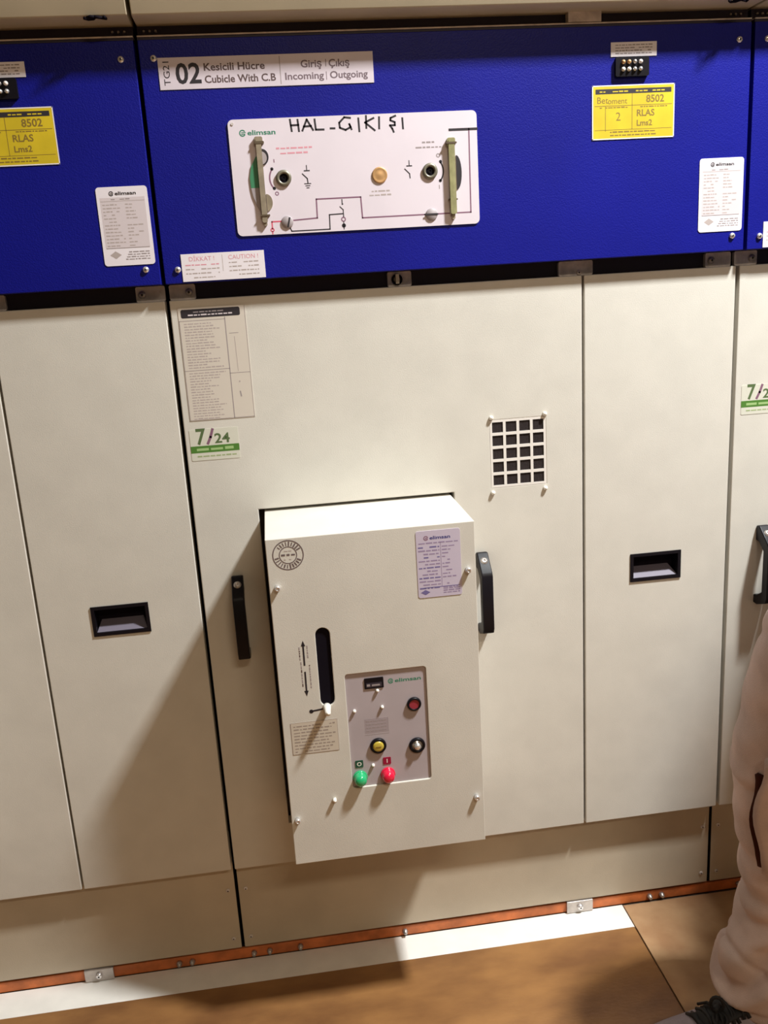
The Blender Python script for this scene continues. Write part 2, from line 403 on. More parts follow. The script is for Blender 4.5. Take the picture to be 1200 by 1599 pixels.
    b = MB(); b.box(0.684, 0.739, -0.0205, -0.006, 1.7125, 1.7275, 'steel_dull'); b.build('tab', t)
    for x in (0.013, 0.022, 0.031, 0.966, 0.975, 0.984):
        b = MB(); b.lathe(x, 1.7205, [(0.0022, -0.006), (0.0018, -0.009), (0, -0.0095)], 'steel', 10); b.build('rivet', t)
    b = MB(); b.tube([(0.935, -0.062, 1.7262), (0.940, -0.056, 1.7262), (0.948, -0.058, 1.7262), (0.952, -0.066, 1.7262), (0.945, -0.070, 1.7262), (0.940, -0.065, 1.7262)], 0.0022, 'blackm', 8)
    b.tube([(0.951, -0.068, 1.7262), (0.960, -0.062, 1.7262), (0.966, -0.058, 1.7262), (0.964, -0.066, 1.7262)], 0.0022, 'blackm', 8)
    b.build('wire_clip', t)
    # small white label and the voltage indicator socket below it
    y = Q - 0.0010
    b = MB(); b.box(0.7545, 0.8325, y, Q, 1.6588, 1.6803, 'white')
    for k in range(4): b.fine(0.762, 0.825, 1.6752 - k * 0.0042, 0.0019, y - 0.0001, 'ink_grey', k + 50, 0.95)
    b.build('white_label', t)
    b = MB(); b.rrect(0.7610, 0.8180, 1.6280, 1.6572, 0.003, Q - 0.006, Q, 'black')
    for i in range(4):
        for j in range(2):
            mm = 'ink_maroon' if (i < 2 and j == 0) else 'whitebolt'
            mm = ['brass', 'brass', 'steel', 'steel_dull'][i] if j else ['whitebolt', 'whitebolt', 'chrome', 'chrome'][i]
            b.lathe(0.7735 + i * 0.0098, 1.6385 + j * 0.011, [(0.0034, Q - 0.006), (0.0034, Q - 0.008), (0.0018, Q - 0.0105), (0, Q - 0.0105)], mm, 12)
    b.build('voltage_indicator_socket', t)
    # yellow record label
    b = MB(); x0, x1, z0, z1 = 0.7235, 0.8640, 1.5338, 1.6155
    b.box(x0, x1, y, Q, z0, z1, 'yellow')
    yi = y - 0.0001
    b.stroke([(x0, z0), (x1, z0), (x1, z1), (x0, z1), (x0, z0)], 0.0016, yi, y, 'white')
    b.box(x0 + .005, x1 - .005, yi, y, z1 - 0.0125, z1 - 0.0050, 'ink')
    b.fine(x0 + .012, x0 + .062, z1 - 0.0100, 0.0022, yi - 0.0001, 'yellow', 9); b.fine(x0 + .074, x1 - .014, z1 - 0.0100, 0.0022, yi - 0.0001, 'yellow', 4)
    for px, pz in (((x0 + .068, x0 + .068), (z0 + .014, z1 - .013)), ((x0 + .022, x0 + .022), (z0 + .012, z0 + .050))):
        b.stroke([(px[0], pz[0]), (px[1], pz[1])], 0.0009, yi, y, 'ink_brown')
    b.stroke([(x0 + .004, z0 + .051), (x1 - .004, z0 + .051)], 0.0009, yi, y, 'ink_brown')
    b.stroke([(x0 + .004, z0 + .014), (x1 - .004, z0 + .014)], 0.0007, yi, y, 'ink_brown')
    b.text('Bet', x0 + .008, z0 + .055, 0.010, yi, 'ink_brown'); b.text('oment', x0 + .026, z0 + .054, 0.009, yi, 'ink_brown')
    b.text('8502', x0 + .092, z0 + .055, 0.011, yi, 'ink_brown', bold=True)
    b.text('RLAS', x0 + .076, z0 + .034, 0.010, yi, 'ink_brown', bold=True)
    b.text('Lms2', x0 + .076, z0 + .019, 0.009, yi, 'ink_brown', bold=True)
    b.text('2', x0 + .040, z0 + .028, 0.013, yi, 'ink_brown')
    for k in range(2): b.fine(x0 + .03, x1 - .03, z0 + .0045 + k * .005, 0.0022, yi, 'ink_brown', k + 70, 0.9)
    b.fine(x0 + .082, x1 - .012, z0 + .0475, 0.0020, yi, 'ink_brown', 77); b.fine(x0 + .012, x0 + .06, z0 + .0475, 0.0020, yi, 'ink_brown', 78)
    b.build('yellow_label', t)
    # tall white rating label
    b = MB(); x0, x1, z0, z1 = 0.9122, 0.9915, 1.3765, 1.4962
    b.rrect(x0, x1, z0, z1, 0.005, y, Q, 'white')
    b.box(x0 + .005, x1 - .005, yi, y, z0 + .0275, z1 - .016, 'paper_shade')
    y2 = yi - 0.0001
    maker_logo(b, x0 + .0195, z1 - .0125, 0.0052, y2, 0.042, 'ink', 'ink')
    b.fine(x0 + .022, x1 - .022, z1 - .0195, 0.0018, y2, 'ink_grey', 91)
    for k in range(13):
        z = z1 - .0275 - k * 0.0052
        b.fine(x0 + .008, x0 + .008 + random.uniform(.018, .031), z, 0.0019, y2, 'ink_faint', k + 100, 0.85)
        b.fine(x0 + .043, x0 + .043 + random.uniform(.008, .028), z, 0.0019, y2, 'ink_faint', k + 140, 0.85)
    b.stroke([(x0 + .006, z0 + .027), (x1 - .006, z0 + .027)], 0.0007, y2, y2 + .0001, 'ink_grey')
    b.stroke([(x0 + .006, z1 - .0215), (x1 - .006, z1 - .0215)], 0.0007, y2, y2 + .0001, 'ink_faint')
    b.prism([(x0 + .010, z0 + .0165), (x0 + .019, z0 + .0225), (x0 + .028, z0 + .0165), (x0 + .019, z0 + .0105)], yi, y, 'ink_faint')
    for k in range(4): b.fine(x0 + .040 - k * .002, x1 - .007, z0 + .0195 - k * .0037, 0.0020, yi, 'ink_grey', k + 180, 1)
    b.build('rating_label', t)
    # danger label
    b = MB(); x0, x1, z0, z1 = 0.0322, 0.1662, 1.3455, 1.3885
    b.box(x0, x1, y, Q, z0, z1, 'white')
    b.text('DİKKAT !', x0 + .033, z1 - .0115, 0.0068, yi, 'ink_pink', align='C')
    b.text('CAUTION !', x0 + .100, z1 - .0115, 0.0068, yi, 'ink_pink', align='C')
    b.stroke([(x0 + .066, z0 + .014), (x0 + .066, z1 - .004)], 0.0007, yi, y, 'ink_faint')
    for k in range(4):
        b.fine(x0 + .006 + (k == 3) * .012, x0 + .060 - (k == 3) * .008, z1 - .0185 - k * .0066, 0.0021, yi, 'ink_pink' if k == 0 else 'ink_faint', k + 200, 0.9)
        b.fine(x0 + .076, x1 - .010, z1 - .0175 - k * .0064, 0.0021, yi, 'ink_faint', k + 220, 0.9)
    b.build('danger_label', t)
    return t

def make_pull(hx, t):
    """black bow handle with slanted ends, a screw in each end"""
    z0, z1 = 0.676, 0.832
    b = MB(); hw = 0.0105
    outer = [(0, z1), (-0.010, z1 + 0.002), (-0.043, z1 - 0.027), (-0.047, z1 - 0.034), (-0.047, z0 + 0.020), (-0.043, z0 + 0.011), (-0.012, z0 - 0.001), (0, z0)]
    inner = [(0, z0 + 0.017), (-0.010, z0 + 0.018), (-0.028, z0 + 0.030), (-0.028, z1 - 0.044), (-0.012, z1 - 0.030), (0, z1 - 0.029)]
    b.xprism(outer + inner, hx - hw, hx + hw, 'black')
    h = b.build('pull_handle', t, 0.0022, 3)
    # screw lying in the upper slanted face
    d = Vector((-0.043 + 0.010, (z1 - 0.027) - (z1 + 0.002))).normalized()   # (y, z) along the slope
    n_ = Vector((-(-d.y), -d.x)) if False else Vector((d.y, -d.x))
    if n_.y < 0: n_ = -n_
    c0 = Vector((-0.024, z1 - 0.0103))
    b = MB(); seg = 14; vs = []; fs = []
    for r, off in ((0.0070, -0.0005), (0.0070, 0.0006), (0.0052, 0.0008), (0.0048, 0.0026), (0.0022, 0.0028), (0.0018, 0.0010)):
        for i in range(seg):
            a = 2 * math.pi * i / seg
            yz = c0 + d * (r * math.sin(a)) + n_ * off
            vs.append((hx + r * math.cos(a), yz.x, yz.y))
    for k in range(5):
        for i in range(seg):
            j = (i + 1) % seg; fs.append((k * seg + i, k * seg + j, (k + 1) * seg + j, (k + 1) * seg + i))
    fs.append(tuple(5 * seg + i for i in range(seg)))
    b.add(vs, fs, 'steel', True)
    b.build('screw', h)

M['grille'] = mat('lit_grille_paint', (0.78, 0.73, 0.68), 0.45)  # paler than the door coat, brightly lit bars put into the colour
M['mesh_wire'] = mat('dark_mesh_wire', (0.06, 0.045, 0.045), 0.6)
M['nameplate'] = mat('pale_grey_nameplate', (0.66, 0.58, 0.64), 0.45, vary=0.04, vscale=20)
M['ink_dark'] = mat('dark_brown_ink', (0.10, 0.06, 0.06), 0.6)
M['ink_grey2'] = mat('mid_grey_ink', (0.17, 0.12, 0.14), 0.6)
M['steel_olive'] = mat('olive_steel_ring', (0.22, 0.20, 0.15), 0.4, metal=0.4)
M['ink_brown2'] = mat('brown_plastic_bar', (0.10, 0.07, 0.04), 0.5)
M['chart'] = mat('pale_chart_film', (0.64, 0.575, 0.50), 0.45)
M['grip_lit'] = mat('black_plastic_lit', (0.17, 0.15, 0.19), 0.4)  # paler copy of the black plastic, lamp-lit pocket floor put into the colour
M['paper_shade'] = mat('label_print_tint', (0.66, 0.58, 0.60), 0.5)

proto = make_cubicle()
proto['label'] = 'middle grey-beige and blue switchgear cabinet carrying the white switch diagram panel'

# things only the middle cubicle carries
def middle_only(t):
    y = Q - 0.0010; yi = y - 0.0001
    # name plate
    b = MB(); x0, x1, z0, z1 = 0.0300, 0.3635, 1.6335, 1.6790
    b.box(x0, x1, y, Q, z0, z1, 'nameplate')
    b.text('TG21', x0 + .0165, z0 + .006, 0.0095, yi, 'ink', rot=math.pi / 2, width=0.034)
    b.text('02', x0 + .0255, z0 + .0085, 0.0285, yi, 'ink', width=.0385, bold=True)
    b.text('Kesicili Hücre', x0 + .0690, z0 + .0255, 0.0105, yi, 'ink_dark', width=.094, bold=True)
    b.text('Cubicle With C.B', x0 + .0690, z0 + .0080, 0.0105, yi, 'ink_dark', width=.110, bold=True)
    b.stroke([(x0 + .1865, z0 + .003), (x0 + .1865, z1 - .003)], 0.0012, yi, y, 'ink_grey')
    b.text('Giriş', x0 + .219, z0 + .0255, 0.0105, yi, 'ink_grey2', width=.033, bold=True)
    b.text('Çıkış', x0 + .263, z0 + .0255, 0.0105, yi, 'ink_grey2', width=.033, bold=True)
    b.text('Incoming', x0 + .1935, z0 + .0085, 0.0100, yi, 'ink_grey2', width=.061, bold=True)
    b.text('Outgoing', x0 + .2640, z0 + .0085, 0.0100, yi, 'ink_grey2', width=.060, bold=True)
    b.stroke([(x0 + .2585, z0 + .007), (x0 + .2585, z0 + .018)], 0.001, yi, y, 'ink_grey2')
    b.stroke([(x0 + .2585, z0 + .026), (x0 + .2585, z0 + .036)], 0.001, yi, y, 'ink_grey2')
    b.build('nameplate', t)
    # mimic panel
    y = Q - 0.0022; yi = y - 0.00012
    b = MB(); b.rrect(0.1272, 0.5275, 1.4114, 1.5868, 0.008, y, Q, 'white2')
    maker_logo(b, 0.1440, 1.5632, 0.0072, yi, 0.057)
    hs = 0.0030
    H = [[(.2255, 1.5835), (.2270, 1.5665)], [(.2375, 1.5830), (.2385, 1.5660)], [(.2262, 1.5750), (.2385, 1.5752)],
         [(.2440, 1.5665), (.2520, 1.5828), (.2610, 1.5668)], [(.2465, 1.5725), (.2585, 1.5730)],
         [(.2645, 1.5825), (.2655, 1.5672), (.2780, 1.5670)],
         [(.2890, 1.5682), (.2955, 1.5680)],
         [(.3215, 1.5825), (.3120, 1.5838), (.3035, 1.5760), (.3040, 1.5685), (.3130, 1.5650), (.3215, 1.5690), (.3195, 1.5735), (.3225, 1.5655)],
         [(.3345, 1.5815), (.3350, 1.5620)],
         [(.3470, 1.5845), (.3465, 1.5665)], [(.3590, 1.5810), (.3450, 1.5748), (.3600, 1.5625)],
         [(.3680, 1.5820), (.3672, 1.5650)],
         [(.3945, 1.5830), (.3865, 1.5800), (.3860, 1.5765), (.3930, 1.5735), (.3930, 1.5690), (.3850, 1.5690), (.3885, 1.5640), (.3905, 1.5590)],
         [(.4055, 1.5790), (.4060, 1.5635)]]
    for s_ in H: b.stroke(s_, hs, yi, y, 'ink')
    b.fine(.2000, .2590, 1.5405, 0.0028, yi, 'ink_pink', 1, 1); b.fine(.2060, .2520, 1.5330, 0.0028, yi, 'ink_pink', 2, 1)
    b.fine(.4360, .4560, 1.5400, 0.0026, yi, 'ink_grey', 3, 1); b.fine(.4250, .4680, 1.5325, 0.0026, yi, 'ink_grey', 4, 1)
    b.fine(.3490, .3790, 1.4690, 0.0026, yi, 'ink_faint', 5, 1); b.fine(.3450, .3810, 1.4630, 0.0026, yi, 'ink_faint', 6, 1)
    lw = 0.0022
    b.stroke([(.2140, 1.4315), (.2575, 1.4335), (.2580, 1.4625), (.3305, 1.4625), (.3315, 1.4300), (.4350, 1.4300), (.4765, 1.4300)], lw, yi, y, 'ink_maroon')
    b.stroke([(.4900, 1.4300), (.5130, 1.4300), (.5140, 1.5590)], lw, yi, y, 'ink_maroon')
    b.stroke([(.4820, 1.5585), (.5270, 1.5585)], 0.0040, yi, y, 'ink')
    b.stroke([(.2100, 1.4250), (.2145, 1.4150), (.2770, 1.4150), (.2775, 1.4375), (.2990, 1.4380)], 0.0019, yi, y, 'ink')
    b.stroke([(.2060, 1.4312), (.1835, 1.4312), (.1835, 1.4200)], lw, yi, y, 'ink_red')
    b.ring(.1833, 1.4185, .0016, .0034, yi, y, 'ink_red', 12)
    b.stroke([(.1833, 1.4160), (.1833, 1.4125)], 0.0018, yi, y, 'ink_red')
    # small breaker symbol on the diagram
    b.stroke([(.2995, 1.4600), (.2995, 1.4550)], 0.0016, yi, y, 'ink'); b.disc(.2998, 1.4530, .0014, yi, y, 'ink')
    b.stroke([(.2955, 1.4490), (.3005, 1.4440), (.3005, 1.4330)], 0.0016, yi, y, 'ink')
    b.ring(.3000, 1.4293, .0022, .0040, yi, y, 'ink_maroon', 14)
    b.disc(.3000, 1.4195, .0034, yi, y, 'ink', 14); b.stroke([(.3000, 1.4255), (.3000, 1.4140)], 0.0014, yi, y, 'ink')
    # switch symbols and arcs
    for sx, g in ((0.2460, True), (0.4130, False)):
        b.stroke([(sx, 1.5145), (sx, 1.5075)], 0.0014, yi, y, 'ink'); b.stroke([(sx - .004, 1.5065), (sx + .004, 1.5065)], 0.0018, yi, y, 'ink')
        b.stroke([(sx - .0075, 1.5020), (sx, 1.4945), (sx + .0005, 1.4880)], 0.0018, yi, y, 'ink')
        if g:
            for k in range(3): b.stroke([(sx - .005 + k * .0016, 1.4868 - k * .0032), (sx + .005 - k * .0016, 1.4868 - k * .0032)], 0.0014, yi, y, 'ink')
    b.ring(.2085, 1.4970, .0215, .0238, yi, y, 'ink_maroon', 18, math.radians(140), math.radians(222))
    b.disc(.1905, 1.5115, .0026, yi, y, 'ink', 10); b.disc(.1920, 1.4820, .0026, yi, y, 'ink', 10)
    b.ring(.4465, 1.4965, .0215, .0238, yi, y, 'ink', 18, math.radians(-42), math.radians(38))
    b.disc(.4650, 1.5110, .0026, yi, y, 'ink', 10); b.disc(.4635, 1.4815, .0026, yi, y, 'ink', 10)
    b.ring(.1955, 1.4740, .0018, .0032, yi, y, 'ink_maroon', 12); b.stroke([(.1950, 1.5255), (.1950, 1.5215)], .0014, yi, y, 'ink_maroon')
    b.ring(.4615, 1.5205, .0018, .0034, yi, y, 'ink_grey', 12); b.stroke([(.4615, 1.4745), (.4615, 1.4695)], .0014, yi, y, 'ink_grey')
    mp = b.build('mimic_panel', t, 0.0)
    for x in (.1345, ):
        b = MB(); b.disc(x, 1.5805, .0022, y - .001, y, 'steel_dull', 10); b.build('rivet', mp)
    for x in (.2082, .4468):
        b = MB(); b.lathe(x, 1.4968, [(.0125, y), (.0125, y - .003), (.0100, y - .004), (.0075, y - .004), (.0070, y - .001)], 'steel_olive', 26)
        b.disc(x, 1.4968, .0074, y - .0012, y - .0002, 'blackm', 20)
        b.ring(x, 1.4968, .0022, .0034, y - .0020, y - .0012, 'black', 12)
        b.build('crank_socket', mp)
    b = MB(); b.lathe(.3637, 1.4945, [(.0126, y), (.0126, y - .0014), (.0118, y - .0022), (.0100, y - .0018), (.0060, y - .0018), (.0030, y - .0024), (0, y - .0024)], 'brass', 26)
    b.build('brass_cap', mp)
    for x in (.2085, .4465):
        b = MB(); b.lathe(x, 1.4295, [(.0098, y), (.0098, y - .0015), (.0088, y - .0025), (0, y - .0028)], 'disc_grey', 24)
        if x < .3: b.stroke([(x + .004, 1.4355), (x + .0005, 1.4225)], .0028, y - .0030, y - .0026, 'ink')
        else: b.stroke([(x - .0095, 1.4295), (x + .0095, 1.4295)], .0030, y - .0031, y - .0026, 'ink')
        b.build('position_disc', mp)
    # left slide cover with rotary indicator behind it
    b = MB()
    def crescent(cx, cz, w_, h_, side, m, y0, y1, n=14):
        b.prism([(cx + side * w_ * math.cos(math.pi * (i / n - .5)), cz + h_ / 2 * math.sin(math.pi * (i / n - .5))) for i in range(n + 1)], y0, y1, m)
    # indicator disc segment, upper half green, lower half mauve
    cx, cz = .1700, 1.4900
    top = [(cx, cz - .0060), (cx - .0150, cz - .0060), (cx - .0155, cz + .010), (cx - .0120, cz + .026), (cx - .004, cz + .040), (cx, cz + .042)]
    bot = [(cx + .004, cz - .048), (cx - .002, cz - .044), (cx - .0080, cz - .033), (cx - .0130, cz - .018), (cx - .0150, cz - .0062), (cx + .004, cz - .0062)]
    b.prism(top, y - .0020, y, 'disc_green'); b.prism(bot, y - .0020, y, 'disc_grey')
    crescent(.1770, 1.5300, .0100, .024, 1, 'ink', y - .002, y); crescent(.1745, 1.5285, .0095, .020, 1, 'disc_grey', y - .0024, y)
    crescent(.1780, 1.4610, .0095, .026, 1, 'plast2', y - .002, y)
    b.build('position_indicator', mp)
    b = MB(); b.rrect(.1685, .1770, 1.4300, 1.5580, .003, y - .0065, y - .002, 'plast2')
    b.rrect(.1665, .1795, 1.5490, 1.5600, .003, y - .0055, y, 'plast2'); b.rrect(.1665, .1815, 1.5490, 1.5530, .0015, y - .0070, y, 'ink_brown2')
    b.rrect(.1665, .1815, 1.4400, 1.4425, .001, y - .0075, y, 'ink_brown2'); b.rrect(.1705, .1760, 1.4250, 1.4350, .0025, y - .0050, y, 'plast2')
    b.build('slide_cover', mp)
    b = MB(); crescent(.4910, 1.4930, .0085, .053, 1, 'ink', y - .0015, y); b.build('position_indicator', mp)
    b = MB(); b.rrect(.4780, .4880, 1.4280, 1.5440, .003, y - .0080, y - .002, 'plast')
    b.rrect(.4760, .4895, 1.5330, 1.5460, .003, y - .0065, y, 'plast'); b.rrect(.4745, .4915, 1.5365, 1.5395, .0012, y - .0085, y, 'ink_brown2')
    b.rrect(.4755, .4905, 1.4500, 1.4525, .001, y - .0060, y, 'ink_brown2'); b.rrect(.4805, .4855, 1.4200, 1.4320, .002, y - .0050, y, 'plast2')
    b.build('slide_cover', mp)
    # operating chart on the wide door
    y = -0.0007; yi = y - .0001
    b = MB(); x0, x1, z0, z1 = 0.0155, 0.1265, 1.1150, 1.3040
    b.box(x0, x1, y, 0, z0, z1, 'chart')
    b.rrect(x0 + .0045, x1 - .0090, z1 - .0170, z1 - .0030, .003, yi, y, 'ink')
    b.fine(x0 + .025, x1 - .035, z1 - .0085, .0022, yi - .0001, 'ink_grey', 300, 1); b.fine(x0 + .016, x1 - .022, z1 - .0135, .0022, yi - .0001, 'paper_shade', 301, 1)
    b.stroke([(x0 + .001, z0 + .001), (x1 - .001, z0 + .001), (x1 - .001, z1 - .02), (x1 - .001, z1 - .001)], .0008, yi, y, 'ink_grey')
    zt = z1 - .0215; xm = x0 + .0760
    b.stroke([(x0 + .001, zt), (x0 + .001, z0 + .001)], .0010, yi, y, 'ink_grey'); b.stroke([(x0 + .001, zt), (xm, zt)], .0009, yi, y, 'ink_grey')
    b.stroke([(xm, zt + .003), (xm, z0 + .001)], .0015, yi, y, 'ink_grey')
    b.stroke([(x0 + .001, z0 + .085), (xm, z0 + .085)], .0009, yi, y, 'ink_grey'); b.stroke([(xm, z0 + .077), (x1 - .001, z0 + .077)], .0009, yi, y, 'ink_grey')
    b.stroke([(xm + .005, zt - .024), (xm + .020, zt - .024)], .0008, yi, y, 'ink_grey')
    b.stroke([(xm + .013, zt - .030), (xm + .014, z0 + .080)], .0010, yi, y, 'ink_faint')
    b.stroke([(xm + .014, z0 + .045), (xm + .015, z0 + .037)], .0022, yi, y, 'ink_grey')
    b.disc(xm + .0145, z0 + .062, .0015, yi, y, 'ink_faint', 8)
    rr2 = random.Random(11)
    for k in range(36):
        z = zt - .006 - k * .00455
        if abs(z - (z0 + .085)) < .002: continue
        b.fine(x0 + .008, x0 + .008 + rr2.uniform(.030, .062), z, .0021, yi, 'ink_faint', k + 320, 1)
    b.build('operating_chart', t)
def sticker724(t):
    y = -0.0005; yi = y - .0001
    b = MB(); x0, x1, z0, z1 = 0.0115, 0.0945, 1.0455, 1.1000
    b.rrect(x0, x1, z0, z1, .002, y, 0, 'clear_sticker')
    b.text('7', x0 + .0110, z0 + .0285, 0.0270, yi, 'ink_dgreen', width=.0165, bold=True)
    b.stroke([(x0 + .0300, z0 + .029), (x0 + .0355, z0 + .040), (x0 + .0400, z0 + .053)], .0045, yi, y, 'ink_maroon')
    b.text('24', x0 + .0420, z0 + .0290, 0.0165, yi, 'ink_dgreen', width=.0260, bold=True)
    b.box(x0, x1, yi, y, z0 + .0135, z0 + .0255, 'green_band')
    b.fine(x0 + .010, x1 - .010, z0 + .0170, .0050, yi - .0001, 'ink_palegreen', 401, .9)
    b.fine(x0 + .010, x1 - .006, z0 + .0060, .0026, yi, 'ink_palegreen2', 402, 1)
    return b.build('service_sticker', t)
M['clear_sticker'] = mat('pale_sticker', (0.65, 0.635, 0.54), 0.4)
M['ink_palegreen'] = mat('pale_green_print', (0.34, 0.50, 0.20), 0.5)
M['ink_palegreen2'] = mat('soft_green_print', (0.33, 0.40, 0.20), 0.5)

left = copy_tree(proto); left.location.x = -1.0
right = copy_tree(proto); right.location.x = 1.0
left['label'] = 'switchgear cabinet at the left edge, its narrow door filling the left of the photo'
right['label'] = 'switchgear cabinet at the right edge, behind the person, with a second green-banded sticker'
for o in (proto, left, right): o['group'] = 'row of switchgear cabinets'
middle_only(proto)
sticker724(proto)
o = sticker724(right); o.location = (0.0045, 0, 0.003)

# ------------------------------------------------------------------ circuit breaker unit standing out through the wide door
BX0, BX1, BZ0, BZ1, BY = 0.1267, 0.4644, 0.3552, 0.9442, -0.1851
def cut(obj, cutter):
    md = obj.modifiers.new('cut', 'BOOLEAN'); md.object = cutter; md.operation = 'DIFFERENCE'; md.solver = 'EXACT'
    dg = bpy.context.evaluated_depsgraph_get(); dg.update()
    me = bpy.data.meshes.new_from_object(obj.evaluated_get(dg))
    obj.modifiers.remove(md); obj.data = me
    bpy.data.objects.remove(cutter)

def make_breaker():
    t = thing('circuit_breaker_unit', '', 'circuit breaker', (0, 0, 0), 'circuit breaker units in the row of cabinets')
    b = MB(); b.box(BX0, BX1, BY, 0.026, BZ0, BZ1, 'cream')
    hs = b.build('housing', t)
    PX0, PX1, PZ0, PZ1 = 0.2362, 0.3725, 0.4900, 0.7005
    c = MB(); c.rrect(PX0, PX1, PZ0, PZ1, 0.005, BY - 0.01, BY + 0.0040, 'cream'); cut(hs, c.build('cutter'))
    c = MB(); c.prism(stadium(0.2052, 0.0118, 0.6485, 0.7875), BY - 0.01, BY + 0.030, 'cream'); cut(hs, c.build('cutter'))
    bv = hs.modifiers.new('bevel', 'BEVEL'); bv.width = 0.0012; bv.segments = 2; bv.limit_method = 'ANGLE'; bv.angle_limit = math.radians(40)
    b = MB(); b.prism(stadium(0.2052, 0.0122, 0.6481, 0.7879), BY + 0.0035, BY + 0.031, 'blackm'); b.build('slot_dark_fill', t)  # black fill stands in for the dark depth of the open slot
    # cover screws
    for x, z in ((.1398, .8635), (.4508, .8630), (.1375, .4430), (.4510, .4445)):
        b = MB(); b.lathe(x, z, [(.0048, BY), (.0048, BY - .006), (.0040, BY - .0085), (.0022, BY - .0085), (.0018, BY - .0070), (0, BY - .0070)], 'chrome', 16)
        b.build('cover_screw', t)
    b = MB(); b.lathe(.2030, .4735, [(.0036, BY), (.0034, BY - .007), (0, BY - .0085)], 'whitebolt', 14); b.build('screw', t)
    y = BY - .0002
    # round stamp
    b = MB(); cx, cz = .1612, .9160
    b.ring(cx, cz, .0232, .0250, y, BY, 'ink_stamp', 36); b.ring(cx, cz, .0130, .0145, y, BY, 'ink_stamp', 28)
    rs = random.Random(5)
    for k in range(26):
        a = 2 * math.pi * k / 26
        if k in (0, 25, 12, 13, 1, 11): continue
        ca, sa = math.cos(a), math.sin(a)
        l = rs.uniform(.0020, .0028); r0 = .0188
        b.stroke([(cx + (r0 - l) * ca, cz + (r0 - l) * sa), (cx + (r0 + l) * ca, cz + (r0 + l) * sa)], rs.uniform(.0014, .0026), y, BY, 'ink_stamp')
    b.fine(cx - .011, cx + .011, cz - .0012, .0034, y, 'ink_stamp', 500, 1)
    b.fine(cx - .007, cx + .007, cz - .0080, .0018, y, 'ink_faint', 501, .7); b.fine(cx - .006, cx + .006, cz + .006, .0018, y, 'ink_faint', 502, .7)
    b.build('round_stamp', t)
    # lavender label
    b = MB(); x0, x1, z0, z1 = .3670, .4400, .8215, .9350
    b.rrect(x0, x1, z0, z1, .004, BY - .0007, BY, 'lav'); yy = BY - .0008
    maker_logo(b, x0 + .0125, z1 - .0150, .0056, yy, .044, 'ink_maroon', 'ink_blue')
    b.fine(x0 + .004, x1 - .004, z1 - .0220, .0026, yy, 'ink_lav', 510, 1)
    for k in range(13):
        z = z1 - .0290 - k * .0058
        b.fine(x0 + .003, x0 + .038, z, .0026, yy, 'ink_lav' if k % 3 else 'ink_blue2', k + 520, .75)
        b.fine(x0 + .042, x0 + .042 + rs.uniform(.012, .027), z, .0024, yy, 'ink_lav', k + 540, .75)
    b.stroke([(x0 + .040, z1 - .020), (x0 + .040, z0 + .018)], .0009, yy, yy + .0001, 'ink_lav')
    b.stroke([(x0 + .010, z0 + .0170), (x1 - .004, z0 + .0170)], .0012, yy, yy + .0001, 'ink_blue2')
    b.prism([(x0 + .004, z0 + .009), (x0 + .012, z0 + .0135), (x0 + .020, z0 + .009), (x0 + .012, z0 + .0045)], yy, yy + .0001, 'ink_blue2')
    for k in range(3): b.fine(x0 + .042, x1 - .003, z0 + .0125 - k * .0036, .0024, yy, 'ink_lav', k + 560, 1)
    b.build('lavender_label', t)
    # double arrow with its two columns of print
    b = MB()
    b.stroke([(.1722, .7600), (.1720, .7260)], .0028, y, BY, 'ink'); b.stroke([(.1718, .7130), (.1716, .6790)], .0028, y, BY, 'ink')
    b.prism([(.1722, .7690), (.1758, .7590), (.1686, .7590)], y, BY, 'ink'); b.prism([(.1715, .6700), (.1679, .6800), (.1751, .6800)], y, BY, 'ink')
    for x, za, zb, c_ in ((.1655, .735, .756, 0), (.1785, .738, .760, 0), (.1665, .688, .728, 0), (.1800, .684, .724, 0)):
        z = za
        while z < zb:
            l = rs.uniform(.002, .006); b.box(x - .0009, x + .0009, y, BY, z, z + l, 'ink_grey' if rs.random() < .7 else 'ink_dark'); z += l + .0014
    b.build('lever_arrow_print', t)
    b = MB(); b.stroke([(.1770, .6420), (.1950, .6440)], .0030, y, BY, 'ink'); b.disc(.1765, .6418, .0036, y, BY, 'ink', 10)
    b.build('pointer_print', t)
    b = MB(); b.lathe(.2030, .6475, [(.0068, BY), (.0064, BY - .006), (.0050, BY - .018), (.0046, BY - .026), (0, BY - .028)], 'whitebolt', 18)
    b.build('white_peg', t)
    # grey printed instruction sheet
    b = MB(); x0, x1, z0, z1 = .1405, .2180, .5665, .6240
    b.box(x0, x1, BY - .0005, BY, z0, z1, 'film'); yy = BY - .0006
    b.stroke([(x0, z0), (x1, z0), (x1, z1), (x0, z1), (x0, z0)], .0006, yy, yy + .0001, 'ink_faint')
    for k in range(9): b.fine(x0 + .004, x1 - .004 - (k % 3) * .006, z1 - .008 - k * .0058, .0026, yy, 'ink_grey3', k + 580, .92)
    b.build('instruction_sheet', t)
    # control plate set back in its opening
    yp = BY + .0030
    b = MB(); b.rrect(PX0 + .0004, PX1 - .0004, PZ0 + .0006, PZ1 - .0004, .0046, yp, BY + .0042, 'grey_plate')
    yq = yp - .0001
    maker_logo(b, .3080, .6765, .0064, yq, .056)
    b.fine(.2500, .2600, .692, .0014, yq, 'ink_faint', 600)
    b.box(.2640, .3035, yq, yp, .5880, .6145, 'print_patch')
    b.stroke([(.2640, .5850), (.3045, .5850)], .0012, yq, yp, 'ink_grey'); b.stroke([(.3040, .588), (.3040, .6145)], .0008, yq, yp, 'ink_grey')
    for k in range(4): b.fine(.2665, .3005, .6090 - k * .0060, .0022, yq - .0001, 'ink_grey', k + 610, 1)
    cp = b.build('control_plate', t)
